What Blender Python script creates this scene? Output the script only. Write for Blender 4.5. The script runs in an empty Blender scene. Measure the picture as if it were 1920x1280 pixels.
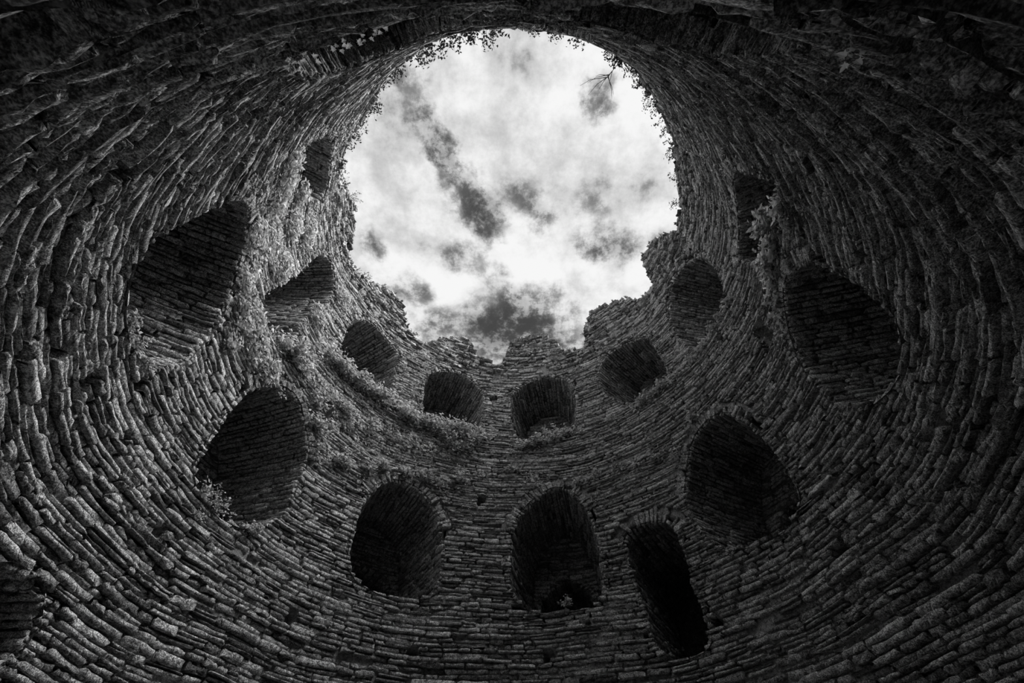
# Inside a roofless round stone tower, looking up past two storeys of arched
# window recesses to a cloudy sky.  Heights are metres above the lens,
# bearings are degrees round the tower (0 = the wall facing the lens).
import bpy, math
import numpy as np
from mathutils import Matrix, Vector

RADIUS = 3.5          # inner radius of the tower
LENS_Z = 1.4          # lens above the floor
scene = bpy.context.scene

# ------------------------------------------------------------------ camera
TILT, ROLL = 0.605, 0.010
cam_data = bpy.data.cameras.new('camera')
cam_data.lens = 36.0 * 833.0 / 1920.0
cam_data.sensor_width = 36.0
cam_data.sensor_fit = 'HORIZONTAL'
cam_data.clip_start = 0.01
cam_data.clip_end = 500.0
cam = bpy.data.objects.new('camera', cam_data)
scene.collection.objects.link(cam)
CAM = np.array([-0.010 * RADIUS, -0.972 * RADIUS, LENS_Z])
v_fwd = Vector((0, math.sin(TILT), math.cos(TILT)))
v_dn0 = Vector((0, math.cos(TILT), -math.sin(TILT)))
v_rt0 = Vector((1, 0, 0))
v_dn = math.cos(ROLL) * v_dn0 + math.sin(ROLL) * v_rt0
v_rt = math.cos(ROLL) * v_rt0 - math.sin(ROLL) * v_dn0
m = Matrix.Identity(4)
for i in range(3):
    m[i][0], m[i][1], m[i][2], m[i][3] = v_rt[i], -v_dn[i], -v_fwd[i], CAM[i]
cam.matrix_world = m
scene.camera = cam

# ------------------------------------------------------------ colour / view
scene.view_settings.view_transform = 'Standard'
scene.view_settings.look = 'None'
scene.view_settings.gamma = 1.0
scene.view_settings.use_curve_mapping = False
scene.view_settings.exposure = 0.0
scene.cycles.use_denoising = True
scene.cycles.max_bounces = 4
scene.cycles.diffuse_bounces = 3
scene.cycles.use_adaptive_sampling = True
scene.cycles.adaptive_threshold = 0.03

OPENINGS = {
    'L1a': [(-40.2, 3.17), (-41.5, 3.65), (-42.1, 4.07), (-40.2, 4.56), (-35.1, 4.89), (-26.9, 4.85), (-21.2, 4.49), (-19.0, 4.08), (-18.3, 3.65), (-18.1, 3.22), (-28.0, 3.07)],
    'L1b': [(-0.6, 3.35), (-0.4, 3.85), (-0.1, 4.4), (6.2, 4.92), (14.4, 5.2), (20.1, 4.79), (22.2, 4.35), (22.9, 4.06), (22.7, 3.54), (22.3, 3.09), (11.5, 3.06), (5.1, 3.09)],
    'door': [(29.5, 3.86), (33.1, 4.06), (38.2, 4.04), (41.6, 3.97), (43.2, 3.74), (42.9, 2.99), (43.5, 2.35), (39.8, 2.27), (32.0, 2.28), (30.9, 2.99)],
    'L1c': [(47.3, 4.06), (51.5, 4.6), (56.4, 5.04), (64.5, 5.09), (70.4, 4.75), (73.4, 4.08), (73.8, 3.31), (68.2, 3.1), (58.7, 3.15), (50.4, 3.31)],
    'L1d': [(92.1, 4.23), (97.5, 4.8), (104.0, 5.06), (111.6, 4.72), (115.1, 3.92), (116.1, 3.22), (111.7, 3.1), (106.7, 3.04), (93.1, 3.35)],
    'L1e': [(-81.5, 3.05), (-82.6, 3.57), (-83.0, 4.33), (-77.0, 4.89), (-70.7, 5.04), (-65.3, 4.73), (-60.0, 4.37), (-60.1, 3.81), (-58.7, 3.41), (-67.5, 2.99)],
    'L1f': [(-125.4, 3.15), (-126.8, 3.24), (-126.2, 3.77), (-126.0, 4.39), (-121.7, 4.91), (-114.6, 5.11), (-107.0, 4.85), (-101.2, 4.43), (-99.6, 3.97), (-99.5, 3.55), (-102.0, 3.35), (-109.6, 3.08), (-117.8, 3.02)],
    'nearR': [(176.8, 2.93), (171.5, 3.26), (162.3, 3.57), (162.8, 2.58), (163.2, 1.99), (164.2, 1.85), (167.0, 1.59), (169.2, 1.59), (172.1, 1.52), (173.5, 1.44), (177.4, 1.85)],
    'nearL': [(-157.3, 3.02), (-162.0, 2.51), (-166.9, 2.36), (-172.4, 2.28), (-174.5, 2.26), (-178.1, 2.36), (-177.7, 3.54), (-173.4, 4.05), (-162.9, 5.38), (-157.0, 4.96), (-153.6, 4.55), (-153.1, 3.99)],
    'nearT': [(178.9, 5.47), (173.9, 4.44), (170.1, 4.6), (162.3, 7.15), (164.4, 7.93), (174.7, 8.27)],
    'cornerL': [(-163.1, 0.99), (-165.6, 0.97), (-167.3, 0.94), (-167.8, 0.97), (-169.3, 0.84), (-169.2, 0.75), (-168.9, 0.69), (-166.1, 0.81), (-162.0, 1.01)],
    'cornerR': [(170.7, 0.94), (170.4, 0.87), (168.3, 1.02), (166.0, 1.07), (163.9, 1.12), (162.6, 1.1), (160.5, 1.18), (162.2, 1.23), (164.9, 1.17), (167.8, 1.08), (168.8, 1.08)],
    'bl': [(-98.4, 1.52), (-95.6, 1.61), (-90.4, 1.61), (-89.5, 1.56), (-87.6, 1.47), (-87.3, 1.37), (-87.1, 1.28), (-88.1, 1.13)],
    'L2a': [(-32.5, 7.11), (-33.8, 7.91), (-28.6, 8.22), (-22.0, 8.41), (-16.8, 8.31), (-11.6, 7.93), (-10.8, 7.76), (-10.9, 7.38), (-10.5, 6.82), (-14.1, 6.59), (-26.4, 6.16), (-30.2, 6.54)],
    'L2b': [(-0.9, 7.77), (-0.6, 7.93), (5.0, 8.35), (12.4, 8.52), (19.3, 8.32), (23.0, 7.91), (23.2, 7.46), (21.7, 6.98), (20.7, 6.62), (17.9, 6.49), (8.5, 6.28), (-0.4, 6.61)],
    'L2c': [(32.8, 7.82), (35.0, 8.3), (40.3, 8.51), (48.4, 8.44), (55.5, 8.13), (55.8, 7.72), (56.4, 7.2), (56.8, 6.78), (53.5, 6.6), (46.5, 6.49), (40.0, 6.74), (32.7, 7.35)],
    'L2d': [(65.1, 7.26), (64.6, 7.67), (67.6, 8.33), (73.1, 8.77), (80.7, 8.71), (89.4, 7.95), (89.0, 7.25), (86.8, 6.81), (83.5, 6.69), (77.9, 6.66), (72.0, 6.66), (66.5, 6.75)],
    'L2e': [(-63.9, 6.25), (-65.3, 6.84), (-66.0, 7.35), (-67.1, 7.68), (-62.1, 8.15), (-57.2, 8.27), (-50.0, 8.15), (-46.5, 8.02), (-45.0, 7.69), (-44.1, 7.13), (-43.4, 6.73), (-50.8, 6.46)],
    'L2f': [(-94.8, 5.44), (-94.3, 5.87), (-91.0, 6.74), (-91.4, 7.27), (-90.1, 7.72), (-85.7, 8.06), (-80.9, 7.98), (-77.6, 7.69), (-77.4, 7.12), (-81.7, 6.21), (-79.5, 5.83), (-86.4, 5.37), (-90.9, 5.34)],
    'L2g': [(-128.2, 6.47), (-127.1, 7.27), (-123.7, 7.7), (-120.5, 7.9), (-116.7, 8.02), (-111.0, 8.19), (-107.2, 8.15), (-104.7, 7.74), (-109.2, 7.37), (-114.2, 6.88), (-120.4, 6.6), (-127.9, 6.15)],
    'L2h': [(123.8, 6.29), (124.4, 5.62), (126.9, 5.03), (124.9, 4.95), (121.0, 5.02), (113.4, 5.28), (106.0, 5.41), (101.5, 5.95), (95.4, 6.73), (105.6, 6.72), (115.5, 6.58)],
}
HOLES = [(-142.0, 2.54, 3.4, 0.23), (-110.2, 2.6, 2.2, 0.15), (-102.3, 3.12, 1.9, 0.09), (-80.0, 2.49, 2.4, 0.09), (-48.7, 2.47, 2.1, 0.12), (-21.7, 2.46, 2.7, 0.11), (8.4, 2.52, 2.8, 0.12), (74.1, 2.6, 3.6, 0.12), (150.0, 3.38, 4.2, 0.38), (136.8, 2.36, 2.9, 0.25), (89.0, 5.23, 4.8, 0.44), (77.7, 6.1, 2.8, 0.25), (121.2, 3.6, 2.8, 0.17), (105.2, 2.51, 2.3, 0.11), (-126.2, 2.47, 2.6, 0.09), (-62.0, 5.29, 6.7, 0.44), (-9.2, 4.93, 2.5, 0.17), (-7.2, 7.75, 2.7, 0.15), (-96.4, 2.77, 1.2, 0.07), (92.5, 4.08, 1.6, 0.12), (77.7, 6.99, 3.6, 0.36), (-118.2, 2.38, 1.9, 0.07), (87.2, 2.94, 1.6, 0.07), (45.6, 2.53, 1.9, 0.11)]
RIM = [(-178.6, 8.63), (-172.3, 7.24), (-168.6, 6.98), (-165.6, 6.73), (-160.0, 7.04), (-151.3, 8.31), (-144.2, 8.47), (-133.1, 8.95), (-125.8, 8.85), (-118.9, 8.77), (-113.4, 8.81), (-105.7, 9.02), (-98.8, 9.69), (-91.9, 10.01), (-87.0, 9.84), (-81.3, 9.16), (-77.7, 8.96), (-72.0, 9.14), (-67.0, 9.46), (-57.8, 9.89), (-50.4, 9.75), (-46.9, 9.26), (-42.8, 9.07), (-37.5, 8.97), (-33.7, 9.36), (-27.5, 9.83), (-20.5, 10.0), (-16.5, 9.67), (-15.5, 9.38), (-10.4, 9.27), (-4.8, 9.16), (-3.5, 9.64), (-0.6, 10.23), (5.4, 10.48), (11.4, 10.46), (17.1, 10.15), (21.0, 9.46), (25.3, 9.32), (29.9, 9.25), (31.7, 10.17), (35.8, 10.72), (45.1, 10.57), (53.5, 10.09), (57.4, 9.65), (60.9, 9.71), (65.5, 9.64), (65.8, 10.5), (67.8, 10.91), (73.6, 10.97), (80.7, 10.39), (87.1, 9.61), (91.2, 9.65), (97.7, 9.84), (105.0, 9.85), (112.3, 9.85), (122.9, 9.53), (131.6, 9.19), (141.1, 8.94), (151.0, 8.33), (159.1, 8.34), (163.5, 8.35), (167.4, 8.6), (174.0, 9.31)]
PLANTS_IVY = [(-113.1, 6.82, 0.15), (-106.0, 5.62, 0.17), (-105.3, 6.68, 0.2), (-73.9, 7.82, 0.18), (-78.4, 6.74, 0.17), (-96.6, 4.75, 0.13), (-104.8, 4.97, 0.11), (-126.8, 5.8, 0.16), (-121.6, 5.94, 0.17), (-116.3, 5.95, 0.2), (-112.9, 5.65, 0.22), (-112.3, 5.27, 0.16), (-105.7, 5.95, 0.25), (-100.6, 7.21, 0.24), (-104.5, 5.31, 0.21), (-97.4, 6.22, 0.21), (-100.3, 4.91, 0.16), (-94.6, 4.95, 0.2), (-88.5, 4.86, 0.2), (-82.2, 4.89, 0.16), (-94.7, 4.44, 0.11)]
PLANTS_IVYRIGHT = [(120.6, 5.18, 0.11), (114.9, 5.53, 0.17), (111.2, 5.42, 0.15), (106.1, 5.51, 0.15), (102.6, 5.3, 0.14), (99.0, 5.18, 0.13), (97.2, 4.95, 0.1), (95.0, 4.79, 0.09)]
PLANTS_LEDGE = [(-61.4, 6.19, 0.16), (-55.3, 6.23, 0.17), (-49.1, 6.27, 0.19), (-42.9, 6.43, 0.17), (-37.5, 6.25, 0.19), (-31.4, 6.2, 0.17), (-25.5, 6.24, 0.18), (-20.1, 6.28, 0.2), (-13.8, 6.25, 0.18), (-77.9, 6.05, 0.19), (4.2, 6.15, 0.12), (12.3, 6.26, 0.14), (16.5, 6.46, 0.14), (47.8, 6.51, 0.12), (52.9, 6.6, 0.12), (58.7, 6.71, 0.1), (66.2, 6.6, 0.1), (71.7, 6.63, 0.1), (-75.9, 6.55, 0.21), (-69.9, 6.58, 0.22), (-77.8, 5.71, 0.17), (-64.8, 6.19, 0.16), (-58.9, 6.25, 0.17), (-52.2, 6.26, 0.17), (-46.7, 6.29, 0.17), (-40.0, 6.44, 0.18), (-34.4, 6.22, 0.17), (-28.3, 6.25, 0.16), (-22.5, 6.42, 0.18), (-17.1, 6.28, 0.2), (-10.8, 6.44, 0.14), (-17.2, 5.89, 0.26), (6.9, 6.19, 0.12), (10.1, 6.25, 0.14), (14.3, 6.43, 0.16), (18.7, 6.51, 0.14), (44.8, 6.5, 0.11), (50.6, 6.56, 0.12), (55.0, 6.67, 0.12), (76.2, 6.65, 0.1), (80.3, 6.69, 0.11), (84.8, 6.72, 0.1), (86.2, 6.98, 0.07)]
PLANTS_ARCH = [(-73.7, 5.4, 0.16), (-67.9, 5.54, 0.15), (-62.4, 5.56, 0.16), (-52.7, 5.51, 0.17), (-33.3, 5.77, 0.19), (-27.8, 5.73, 0.17), (-38.9, 4.98, 0.11), (-16.3, 5.21, 0.13), (-10.0, 5.4, 0.12), (-0.2, 5.58, 0.1), (26.0, 5.25, 0.1), (32.6, 5.22, 0.1), (39.1, 5.14, 0.1), (45.6, 5.06, 0.11), (-65.5, 5.18, 0.15), (-61.9, 4.86, 0.16), (-57.9, 4.56, 0.17), (-50.7, 4.64, 0.13), (-43.0, 4.79, 0.11), (-32.3, 5.03, 0.13), (-26.7, 5.08, 0.15), (-21.3, 5.1, 0.15), (6.4, 5.31, 0.13), (21.7, 5.16, 0.11), (50.3, 4.95, 0.12), (58.3, 5.31, 0.09), (-57.0, 5.55, 0.16), (-46.0, 5.69, 0.16), (-39.8, 5.79, 0.17)]
PLANTS_SILL = [(-77.3, 3.04, 0.15), (-73.3, 2.99, 0.14), (-75.5, 2.79, 0.11), (-63.9, 3.05, 0.13), (-114.6, 3.07, 0.08), (-109.7, 3.09, 0.09), (-104.0, 3.21, 0.06), (54.2, 3.17, 0.07), (13.1, 3.14, 0.09), (-74.5, 4.79, 0.1)]
RIM_TUFTS = [-107.1, -113.3, -118.9, -123.3, -127.4, -131.4, -133.5, -139.3, -143.6, -146.5, -146.1, -155.0, -156.3, -160.3, -164.4, -167.6, -169.2, -170.8, -172.8, -174.6, 175.9, 169.4, 164.1, 155.2, 152.8, 151.4, 152.2, 147.6, 146.8, 142.0, 139.9, 139.2, 135.0, 130.2, 123.1, 117.5, 113.0, 105.0, 96.0]
FAR_TUFTS = [(-96.2, 10.0, 0.23), (-74.3, 9.26, 0.12), (-70.1, 9.46, 0.13), (-61.9, 9.75, 0.1), (-42.6, 9.01, 0.11), (23.3, 9.51, 0.08), (-102.4, 9.16, 0.08), (31.0, 9.44, 0.06)]
SPRIGS = [(-161.0, 2.8, 0.06), (-164.2, 2.92, 0.06), (-166.3, 2.71, 0.03), (-167.9, 2.65, 0.03), (-169.2, 2.67, 0.02), (165.8, 1.38, 0.04)]
TWIG = (151.2, 12.45, 0.48)
SKY_GAPS = [(-0.213, 0.075, 0.019, 0.7), (-0.192, 0.121, 0.017, 0.8), (-0.174, 0.152, 0.018, 1.0), (-0.151, 0.189, 0.02, 1.3), (-0.138, 0.214, 0.017, 1.1), (-0.128, 0.25, 0.02, 0.9), (-0.116, 0.289, 0.026, 0.7), (-0.099, 0.319, 0.026, 1.1), (-0.07, 0.343, 0.027, 1.2), (-0.055, 0.377, 0.023, 1.0), (-0.129, 0.459, 0.02, 0.7), (-0.137, 0.429, 0.018, 0.4), (-0.092, 0.428, 0.016, 0.5), (0.027, 0.302, 0.026, 0.6), (0.064, 0.33, 0.026, 0.8), (-0.003, 0.283, 0.016, 0.4), (0.176, 0.092, 0.021, 0.7), (0.171, 0.113, 0.015, 0.4), (0.187, 0.316, 0.024, 0.5), (0.206, 0.405, 0.028, 0.9), (0.259, 0.418, 0.025, 0.9), (0.189, 0.425, 0.018, 0.5), (-0.333, 0.414, 0.023, 0.7), (-0.315, 0.424, 0.015, 0.4), (-0.272, 0.538, 0.03, 0.6), (-0.239, 0.546, 0.022, 0.5), (-0.313, 0.539, 0.024, 0.3), (-0.201, 0.65, 0.037, 1.0), (-0.395, 0.696, 0.044, 0.8), (-0.086, 0.658, 0.048, 1.0), (-0.029, 0.607, 0.048, 1.3), (0.034, 0.606, 0.048, 1.3), (-0.015, 0.692, 0.059, 1.3), (0.086, 0.656, 0.037, 1.0), (0.153, 0.69, 0.044, 0.9), (0.094, 0.539, 0.021, 0.5), (-0.041, 0.498, 0.018, 0.5), (-0.08, 0.47, 0.015, 0.4), (0.339, 0.403, 0.017, 0.3), (0.153, 0.605, 0.02, 0.4)]

# --------------------------------------------------------------------- sky
def build_sky():
    w = bpy.data.worlds.new('sky')
    scene.world = w
    w.use_nodes = True
    nt = w.node_tree
    nt.nodes.clear()
    N, L = nt.nodes.new, nt.links.new

    def math_(op, a, b=None, clamp=False):
        n = N('ShaderNodeMath'); n.operation = op; n.use_clamp = clamp
        for i, x in enumerate((a, b)):
            if x is None: continue
            if isinstance(x, (int, float)): n.inputs[i].default_value = x
            else: L(x, n.inputs[i])
        return n.outputs[0]

    def noise(vec, scale, detail, rough, lac=2.0, dist=0.0):
        n = N('ShaderNodeTexNoise'); n.noise_dimensions = '2D'
        n.inputs['Scale'].default_value = scale
        n.inputs['Detail'].default_value = detail
        n.inputs['Roughness'].default_value = rough
        n.inputs['Lacunarity'].default_value = lac
        n.inputs['Distortion'].default_value = dist
        L(vec, n.inputs['Vector'])
        return n

    def maprange(x, a, b, c, d, smooth=True):
        n = N('ShaderNodeMapRange')
        n.interpolation_type = 'SMOOTHSTEP' if smooth else 'LINEAR'
        for k, val in zip(('From Min', 'From Max', 'To Min', 'To Max'), (a, b, c, d)):
            n.inputs[k].default_value = val
        L(x, n.inputs['Value'])
        return n.outputs['Result']

    tc = N('ShaderNodeTexCoord')
    sep = N('ShaderNodeSeparateXYZ'); L(tc.outputs['Generated'], sep.inputs[0])
    z = math_('MAXIMUM', sep.outputs['Z'], 0.12)
    comb = N('ShaderNodeCombineXYZ')
    L(math_('DIVIDE', sep.outputs['X'], z), comb.inputs[0])
    L(math_('DIVIDE', sep.outputs['Y'], z), comb.inputs[1])
    flat = comb.outputs[0]                         # the cloud layer, seen from below
    mv = N('ShaderNodeVectorMath'); mv.operation = 'ADD'
    L(flat, mv.inputs[0]); mv.inputs[1].default_value = (37.37, 81.63, 0)
    drift = mv.outputs[0]
    # ragged edges: warp the layer with fine noise
    wn = noise(drift, 9.0, 5, 0.66)
    sub = N('ShaderNodeVectorMath'); sub.operation = 'SUBTRACT'
    L(wn.outputs['Color'], sub.inputs[0]); sub.inputs[1].default_value = (0.5, 0.5, 0.5)
    sc = N('ShaderNodeVectorMath'); sc.operation = 'SCALE'
    L(sub.outputs[0], sc.inputs[0]); sc.inputs['Scale'].default_value = 0.10
    add = N('ShaderNodeVectorMath'); add.operation = 'ADD'
    L(flat, add.inputs[0]); L(sc.outputs[0], add.inputs[1])
    warped = add.outputs[0]
    total = None
    for (x, y, r, a) in SKY_GAPS:                  # breaks in the cloud
        d = N('ShaderNodeVectorMath'); d.operation = 'DISTANCE'
        L(warped, d.inputs[0]); d.inputs[1].default_value = (x, y, 0)
        g = maprange(d.outputs['Value'], 0.0, r * 2.3, a, 0.0)
        total = g if total is None else math_('ADD', total, g)
    wisps = noise(drift, 5.0, 6, 0.60, 2.1, 0.0).outputs['Fac']
    broad = noise(drift, 2.6, 3, 0.5).outputs['Fac']
    gapn = maprange(math_('ADD', math_('MULTIPLY', wisps, 0.75), math_('MULTIPLY', broad, 0.25)), 0.24, 0.42, 1.0, 0.0)
    fine = noise(drift, 17.0, 5, 0.68, 2.1, 0.0).outputs['Fac']
    total = math_('MULTIPLY', total, maprange(fine, 0.34, 0.64, 1.45, 0.30))
    gapn = math_('MULTIPLY', gapn, maprange(fine, 0.36, 0.60, 0.9, 0.2))
    total = math_('MAXIMUM', total, gapn)
    gap = math_('SUBTRACT', 1.0, math_('POWER', 2.718, math_('MULTIPLY', total, -1.8)), True)
    shade = math_('ADD', math_('MULTIPLY', wisps, 0.50), math_('MULTIPLY', fine, 0.18))
    shade = math_('ADD', shade, math_('MULTIPLY', broad, 0.32))
    cloud = maprange(shade, 0.36, 0.59, 0.54, 0.93)
    mix = N('ShaderNodeMix'); mix.data_type = 'FLOAT'
    L(gap, mix.inputs[0]); L(cloud, mix.inputs[2]); mix.inputs[3].default_value = 0.06
    bg = N('ShaderNodeBackground'); bg.inputs['Strength'].default_value = 1.0
    L(mix.outputs[0], bg.inputs['Color'])
    o = N('ShaderNodeOutputWorld'); L(bg.outputs[0], o.inputs['Surface'])
    w.cycles.sampling_method = 'NONE'

build_sky()

# the sun behind thin cloud, off to the right and high: soft, broad light
sun_data = bpy.data.lights.new('sun', 'SUN')
sun_data.energy = 6.0
sun_data.angle = math.radians(58)
sun = bpy.data.objects.new('sun', sun_data)
scene.collection.objects.link(sun)
SUN_BEARING, SUN_ELEV = math.radians(88), math.radians(51)
to_sun = Vector((math.sin(SUN_BEARING) * math.cos(SUN_ELEV), math.cos(SUN_BEARING) * math.cos(SUN_ELEV), math.sin(SUN_ELEV)))
sun.rotation_euler = to_sun.to_track_quat('Z', 'Y').to_euler()
sun.location = (0, 0, 20)

# --------------------------------------------------------------- materials
def material(name, lo, hi, scale, bump, rough=0.9, tone=False, speck=0.0, through=0.0):
    """matt grey surface: coarse mottling, fine speckle (lichen, grit), relief"""
    mt = bpy.data.materials.new(name)
    mt.use_nodes = True
    nt = mt.node_tree
    b = nt.nodes['Principled BSDF']
    b.inputs['Roughness'].default_value = rough
    b.inputs['Specular IOR Level'].default_value = 0.15
    N, L = nt.nodes.new, nt.links.new
    tc = N('ShaderNodeTexCoord')
    n = N('ShaderNodeTexNoise'); n.inputs['Scale'].default_value = scale
    n.inputs['Detail'].default_value = 4; n.inputs['Roughness'].default_value = 0.78
    L(tc.outputs['Object'], n.inputs['Vector'])
    mr = N('ShaderNodeMapRange')
    mr.inputs['From Min'].default_value = 0.36; mr.inputs['From Max'].default_value = 0.64
    mr.inputs['To Min'].default_value = lo; mr.inputs['To Max'].default_value = hi
    L(n.outputs['Fac'], mr.inputs['Value'])
    col = mr.outputs['Result']
    if tone:                                        # each stone its own shade
        at = N('ShaderNodeAttribute'); at.attribute_name = 'tone'
        mu = N('ShaderNodeMath'); mu.operation = 'MULTIPLY'
        L(col, mu.inputs[0]); L(at.outputs['Fac'], mu.inputs[1]); col = mu.outputs[0]
    if speck:                                       # pale lichen specks and dark pits
        n2 = N('ShaderNodeTexNoise'); n2.inputs['Scale'].default_value = scale * 4.5
        n2.inputs['Detail'].default_value = 2; n2.inputs['Roughness'].default_value = 0.6
        L(tc.outputs['Object'], n2.inputs['Vector'])
        m2 = N('ShaderNodeMapRange')
        m2.inputs['From Min'].default_value = 0.40; m2.inputs['From Max'].default_value = 0.66
        m2.inputs['To Min'].default_value = 1.0 - speck * 0.75; m2.inputs['To Max'].default_value = 1.0 + speck
        L(n2.outputs['Fac'], m2.inputs['Value'])
        ad = N('ShaderNodeMath'); ad.operation = 'MULTIPLY'; ad.use_clamp = True
        L(col, ad.inputs[0]); L(m2.outputs['Result'], ad.inputs[1]); col = ad.outputs[0]
    L(col, b.inputs['Base Color'])
    if bump:
        nb = N('ShaderNodeTexNoise'); nb.inputs['Scale'].default_value = scale * 2.2
        nb.inputs['Detail'].default_value = 3; nb.inputs['Roughness'].default_value = 0.7
        L(tc.outputs['Object'], nb.inputs['Vector'])
        bp = N('ShaderNodeBump'); bp.inputs['Strength'].default_value = 1.0
        bp.inputs['Distance'].default_value = bump
        L(nb.outputs['Fac'], bp.inputs['Height']); L(bp.outputs['Normal'], b.inputs['Normal'])
    if through:                                     # light passes through thin leaves
        tr = N('ShaderNodeBsdfTranslucent'); L(col, tr.inputs['Color'])
        mx = N('ShaderNodeMixShader'); mx.inputs[0].default_value = through
        L(b.outputs[0], mx.inputs[1]); L(tr.outputs[0], mx.inputs[2])
        L(mx.outputs[0], nt.nodes['Material Output'].inputs['Surface'])
    return mt

M_STONE = material('grey_stone', 0.08, 0.68, 24, 0.016, tone=True, speck=0.85)
M_MORTAR = material('lime_mortar', 0.16, 0.60, 30, 0.016, speck=0.5)
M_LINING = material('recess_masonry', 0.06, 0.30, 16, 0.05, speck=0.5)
M_LEAF = material('grey_leaf', 0.48, 0.80, 30, 0.0, rough=0.55, tone=True, through=0.45)
M_PALE = material('pale_leaf', 0.80, 0.97, 30, 0.0, rough=0.5, tone=True, through=0.6)
M_SILHOUETTE = material('silhouette_leaf', 0.10, 0.22, 30, 0.0, rough=0.6, tone=True)  # backlit shade put into the colour: rim leaves silhouetted against the sky
M_TWIG = material('brown_twig', 0.10, 0.22, 60, 0.0)
M_SOIL = material('pale_gravel', 0.12, 0.28, 6, 0.02, speck=0.3)

# ------------------------------------------------------------ tower geometry
rng = np.random.default_rng(11)
DEG = math.pi / 180.0
MPD = RADIUS * DEG                                 # metres of wall per degree

def smooth(x, a, b):
    t = np.clip((x - a) / (b - a), 0, 1)
    return t * t * (3 - 2 * t)

def ledge_height(deg):                             # setback under the upper windows
    return 6.3 - 1.0 * smooth(-deg, 66, 80)

def wall_radius(deg, h):
    deg = (deg + 180) % 360 - 180
    back = 0.12 * (1 - smooth(np.abs(deg), 100, 135))
    bulge = 0.018 * np.sin(deg * DEG * 5 + h * 0.9) + 0.014 * np.sin(deg * DEG * 11 - h * 1.7)
    bulge = bulge * (1 - smooth(np.abs(deg), 140, 165))
    return RADIUS + back * (h > ledge_height(deg)) + bulge

def on_wall(u, h, d):
    """u metres round the wall, h above the lens, d proud of the wall -> xyz"""
    deg = u / MPD
    r = wall_radius(deg, h) - d
    a = deg * DEG
    return np.stack([r * np.sin(a), r * np.cos(a), h + LENS_Z], -1)

_rx = np.array([p[0] for p in RIM]); _rh = np.array([p[1] for p in RIM])
_rx = np.concatenate([_rx[-3:] - 360, _rx, _rx[:3] + 360]); _rh = np.concatenate([_rh[-3:], _rh, _rh[:3]])
_jag = rng.normal(0, 0.05, 720)

def rim_height(deg):
    deg = (np.asarray(deg, float) + 180) % 360 - 180
    ragged = _jag[((deg + 180) * 2).astype(int) % 720] * (1 - 0.8 * smooth(np.abs(deg), 120, 150))
    return np.interp(deg, _rx, _rh) + ragged

def inside(px, py, poly):
    """even-odd point in polygon, vectorised"""
    c = np.zeros(px.shape, bool)
    n = len(poly)
    for i in range(n):
        x0, y0 = poly[i - 1]; x1, y1 = poly[i]
        if y0 == y1: continue
        hit = (y0 > py) != (y1 > py)
        xi = x0 + (py - y0) * (x1 - x0) / (y1 - y0)
        c ^= hit & (px < xi)
    return c

class Opening:
    """a recess in the wall: outline in (metres round, metres up), anticlockwise
    or not, resampled evenly, with outward normals"""
    def __init__(self, pts, depth, ring, n=72, splay=0.40, unwrap=False, rounding=2):
        p = np.array(pts, float)
        if unwrap: p[:, 0] = np.where(p[:, 0] < 0, p[:, 0] + 360, p[:, 0])
        p[:, 0] *= MPD
        for _ in range(rounding):                  # corner cutting
            q = np.roll(p, -1, 0)
            p = np.stack([0.75 * p + 0.25 * q, 0.25 * p + 0.75 * q], 1).reshape(-1, 2)
        area = 0.5 * np.sum(p[:, 0] * np.roll(p[:, 1], -1) - np.roll(p[:, 0], -1) * p[:, 1])
        if area < 0: p = p[::-1]
        start = np.argmin(p[:, 1]); p = np.roll(p, -start, 0)
        c = np.vstack([p, p[:1]])
        s = np.concatenate([[0], np.cumsum(np.linalg.norm(np.diff(c, axis=0), axis=1))])
        t = np.linspace(0, s[-1], n, endpoint=False)
        self.length = s[-1]
        self.pts = np.stack([np.interp(t, s, c[:, 0]), np.interp(t, s, c[:, 1])], -1)
        tan = np.roll(self.pts, -1, 0) - np.roll(self.pts, 1, 0)
        tan /= np.linalg.norm(tan, axis=1)[:, None] + 1e-9
        self.nor = np.stack([tan[:, 1], -tan[:, 0]], -1)
        self.t = t
        self.depth, self.ring, self.splay = depth, ring, splay
        self.mid = self.pts.mean(0)
        self.n = n
    def at(self, s):
        s = s % self.length
        tt = np.append(self.t, self.length)
        f = lambda a: np.interp(s, tt, np.append(a, a[0]))
        p = np.stack([f(self.pts[:, 0]), f(self.pts[:, 1])], -1)
        nn = np.stack([f(self.nor[:, 0]), f(self.nor[:, 1])], -1)
        return p, nn / (np.linalg.norm(nn, axis=-1)[..., None] + 1e-9)
    def offset(self, by):
        return self.pts + self.nor * (by[:, None] if np.ndim(by) else by)
    def arch_band(self):
        up = smooth(self.nor[:, 1], 0.15, 0.35)
        return self.offset(self.ring * up + 0.0)
    def surface(self, s, t, d, base=0.0):
        """reveal: s along the outline, t into the wall, d proud of the reveal"""
        p, nn = self.at(s)
        q = p - nn * d[..., None]
        k = 1 - self.splay * (t / max(self.depth, 0.01))
        u = self.mid[0] + (q[..., 0] - self.mid[0]) * k
        h = q[..., 1] - 0.10 * self.splay * t * (q[..., 1] > self.mid[1])
        deg = u / MPD
        r = wall_radius(deg, h) + t + base
        a = deg * DEG
        return np.stack([r * np.sin(a), r * np.cos(a), h + LENS_Z], -1)

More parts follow.
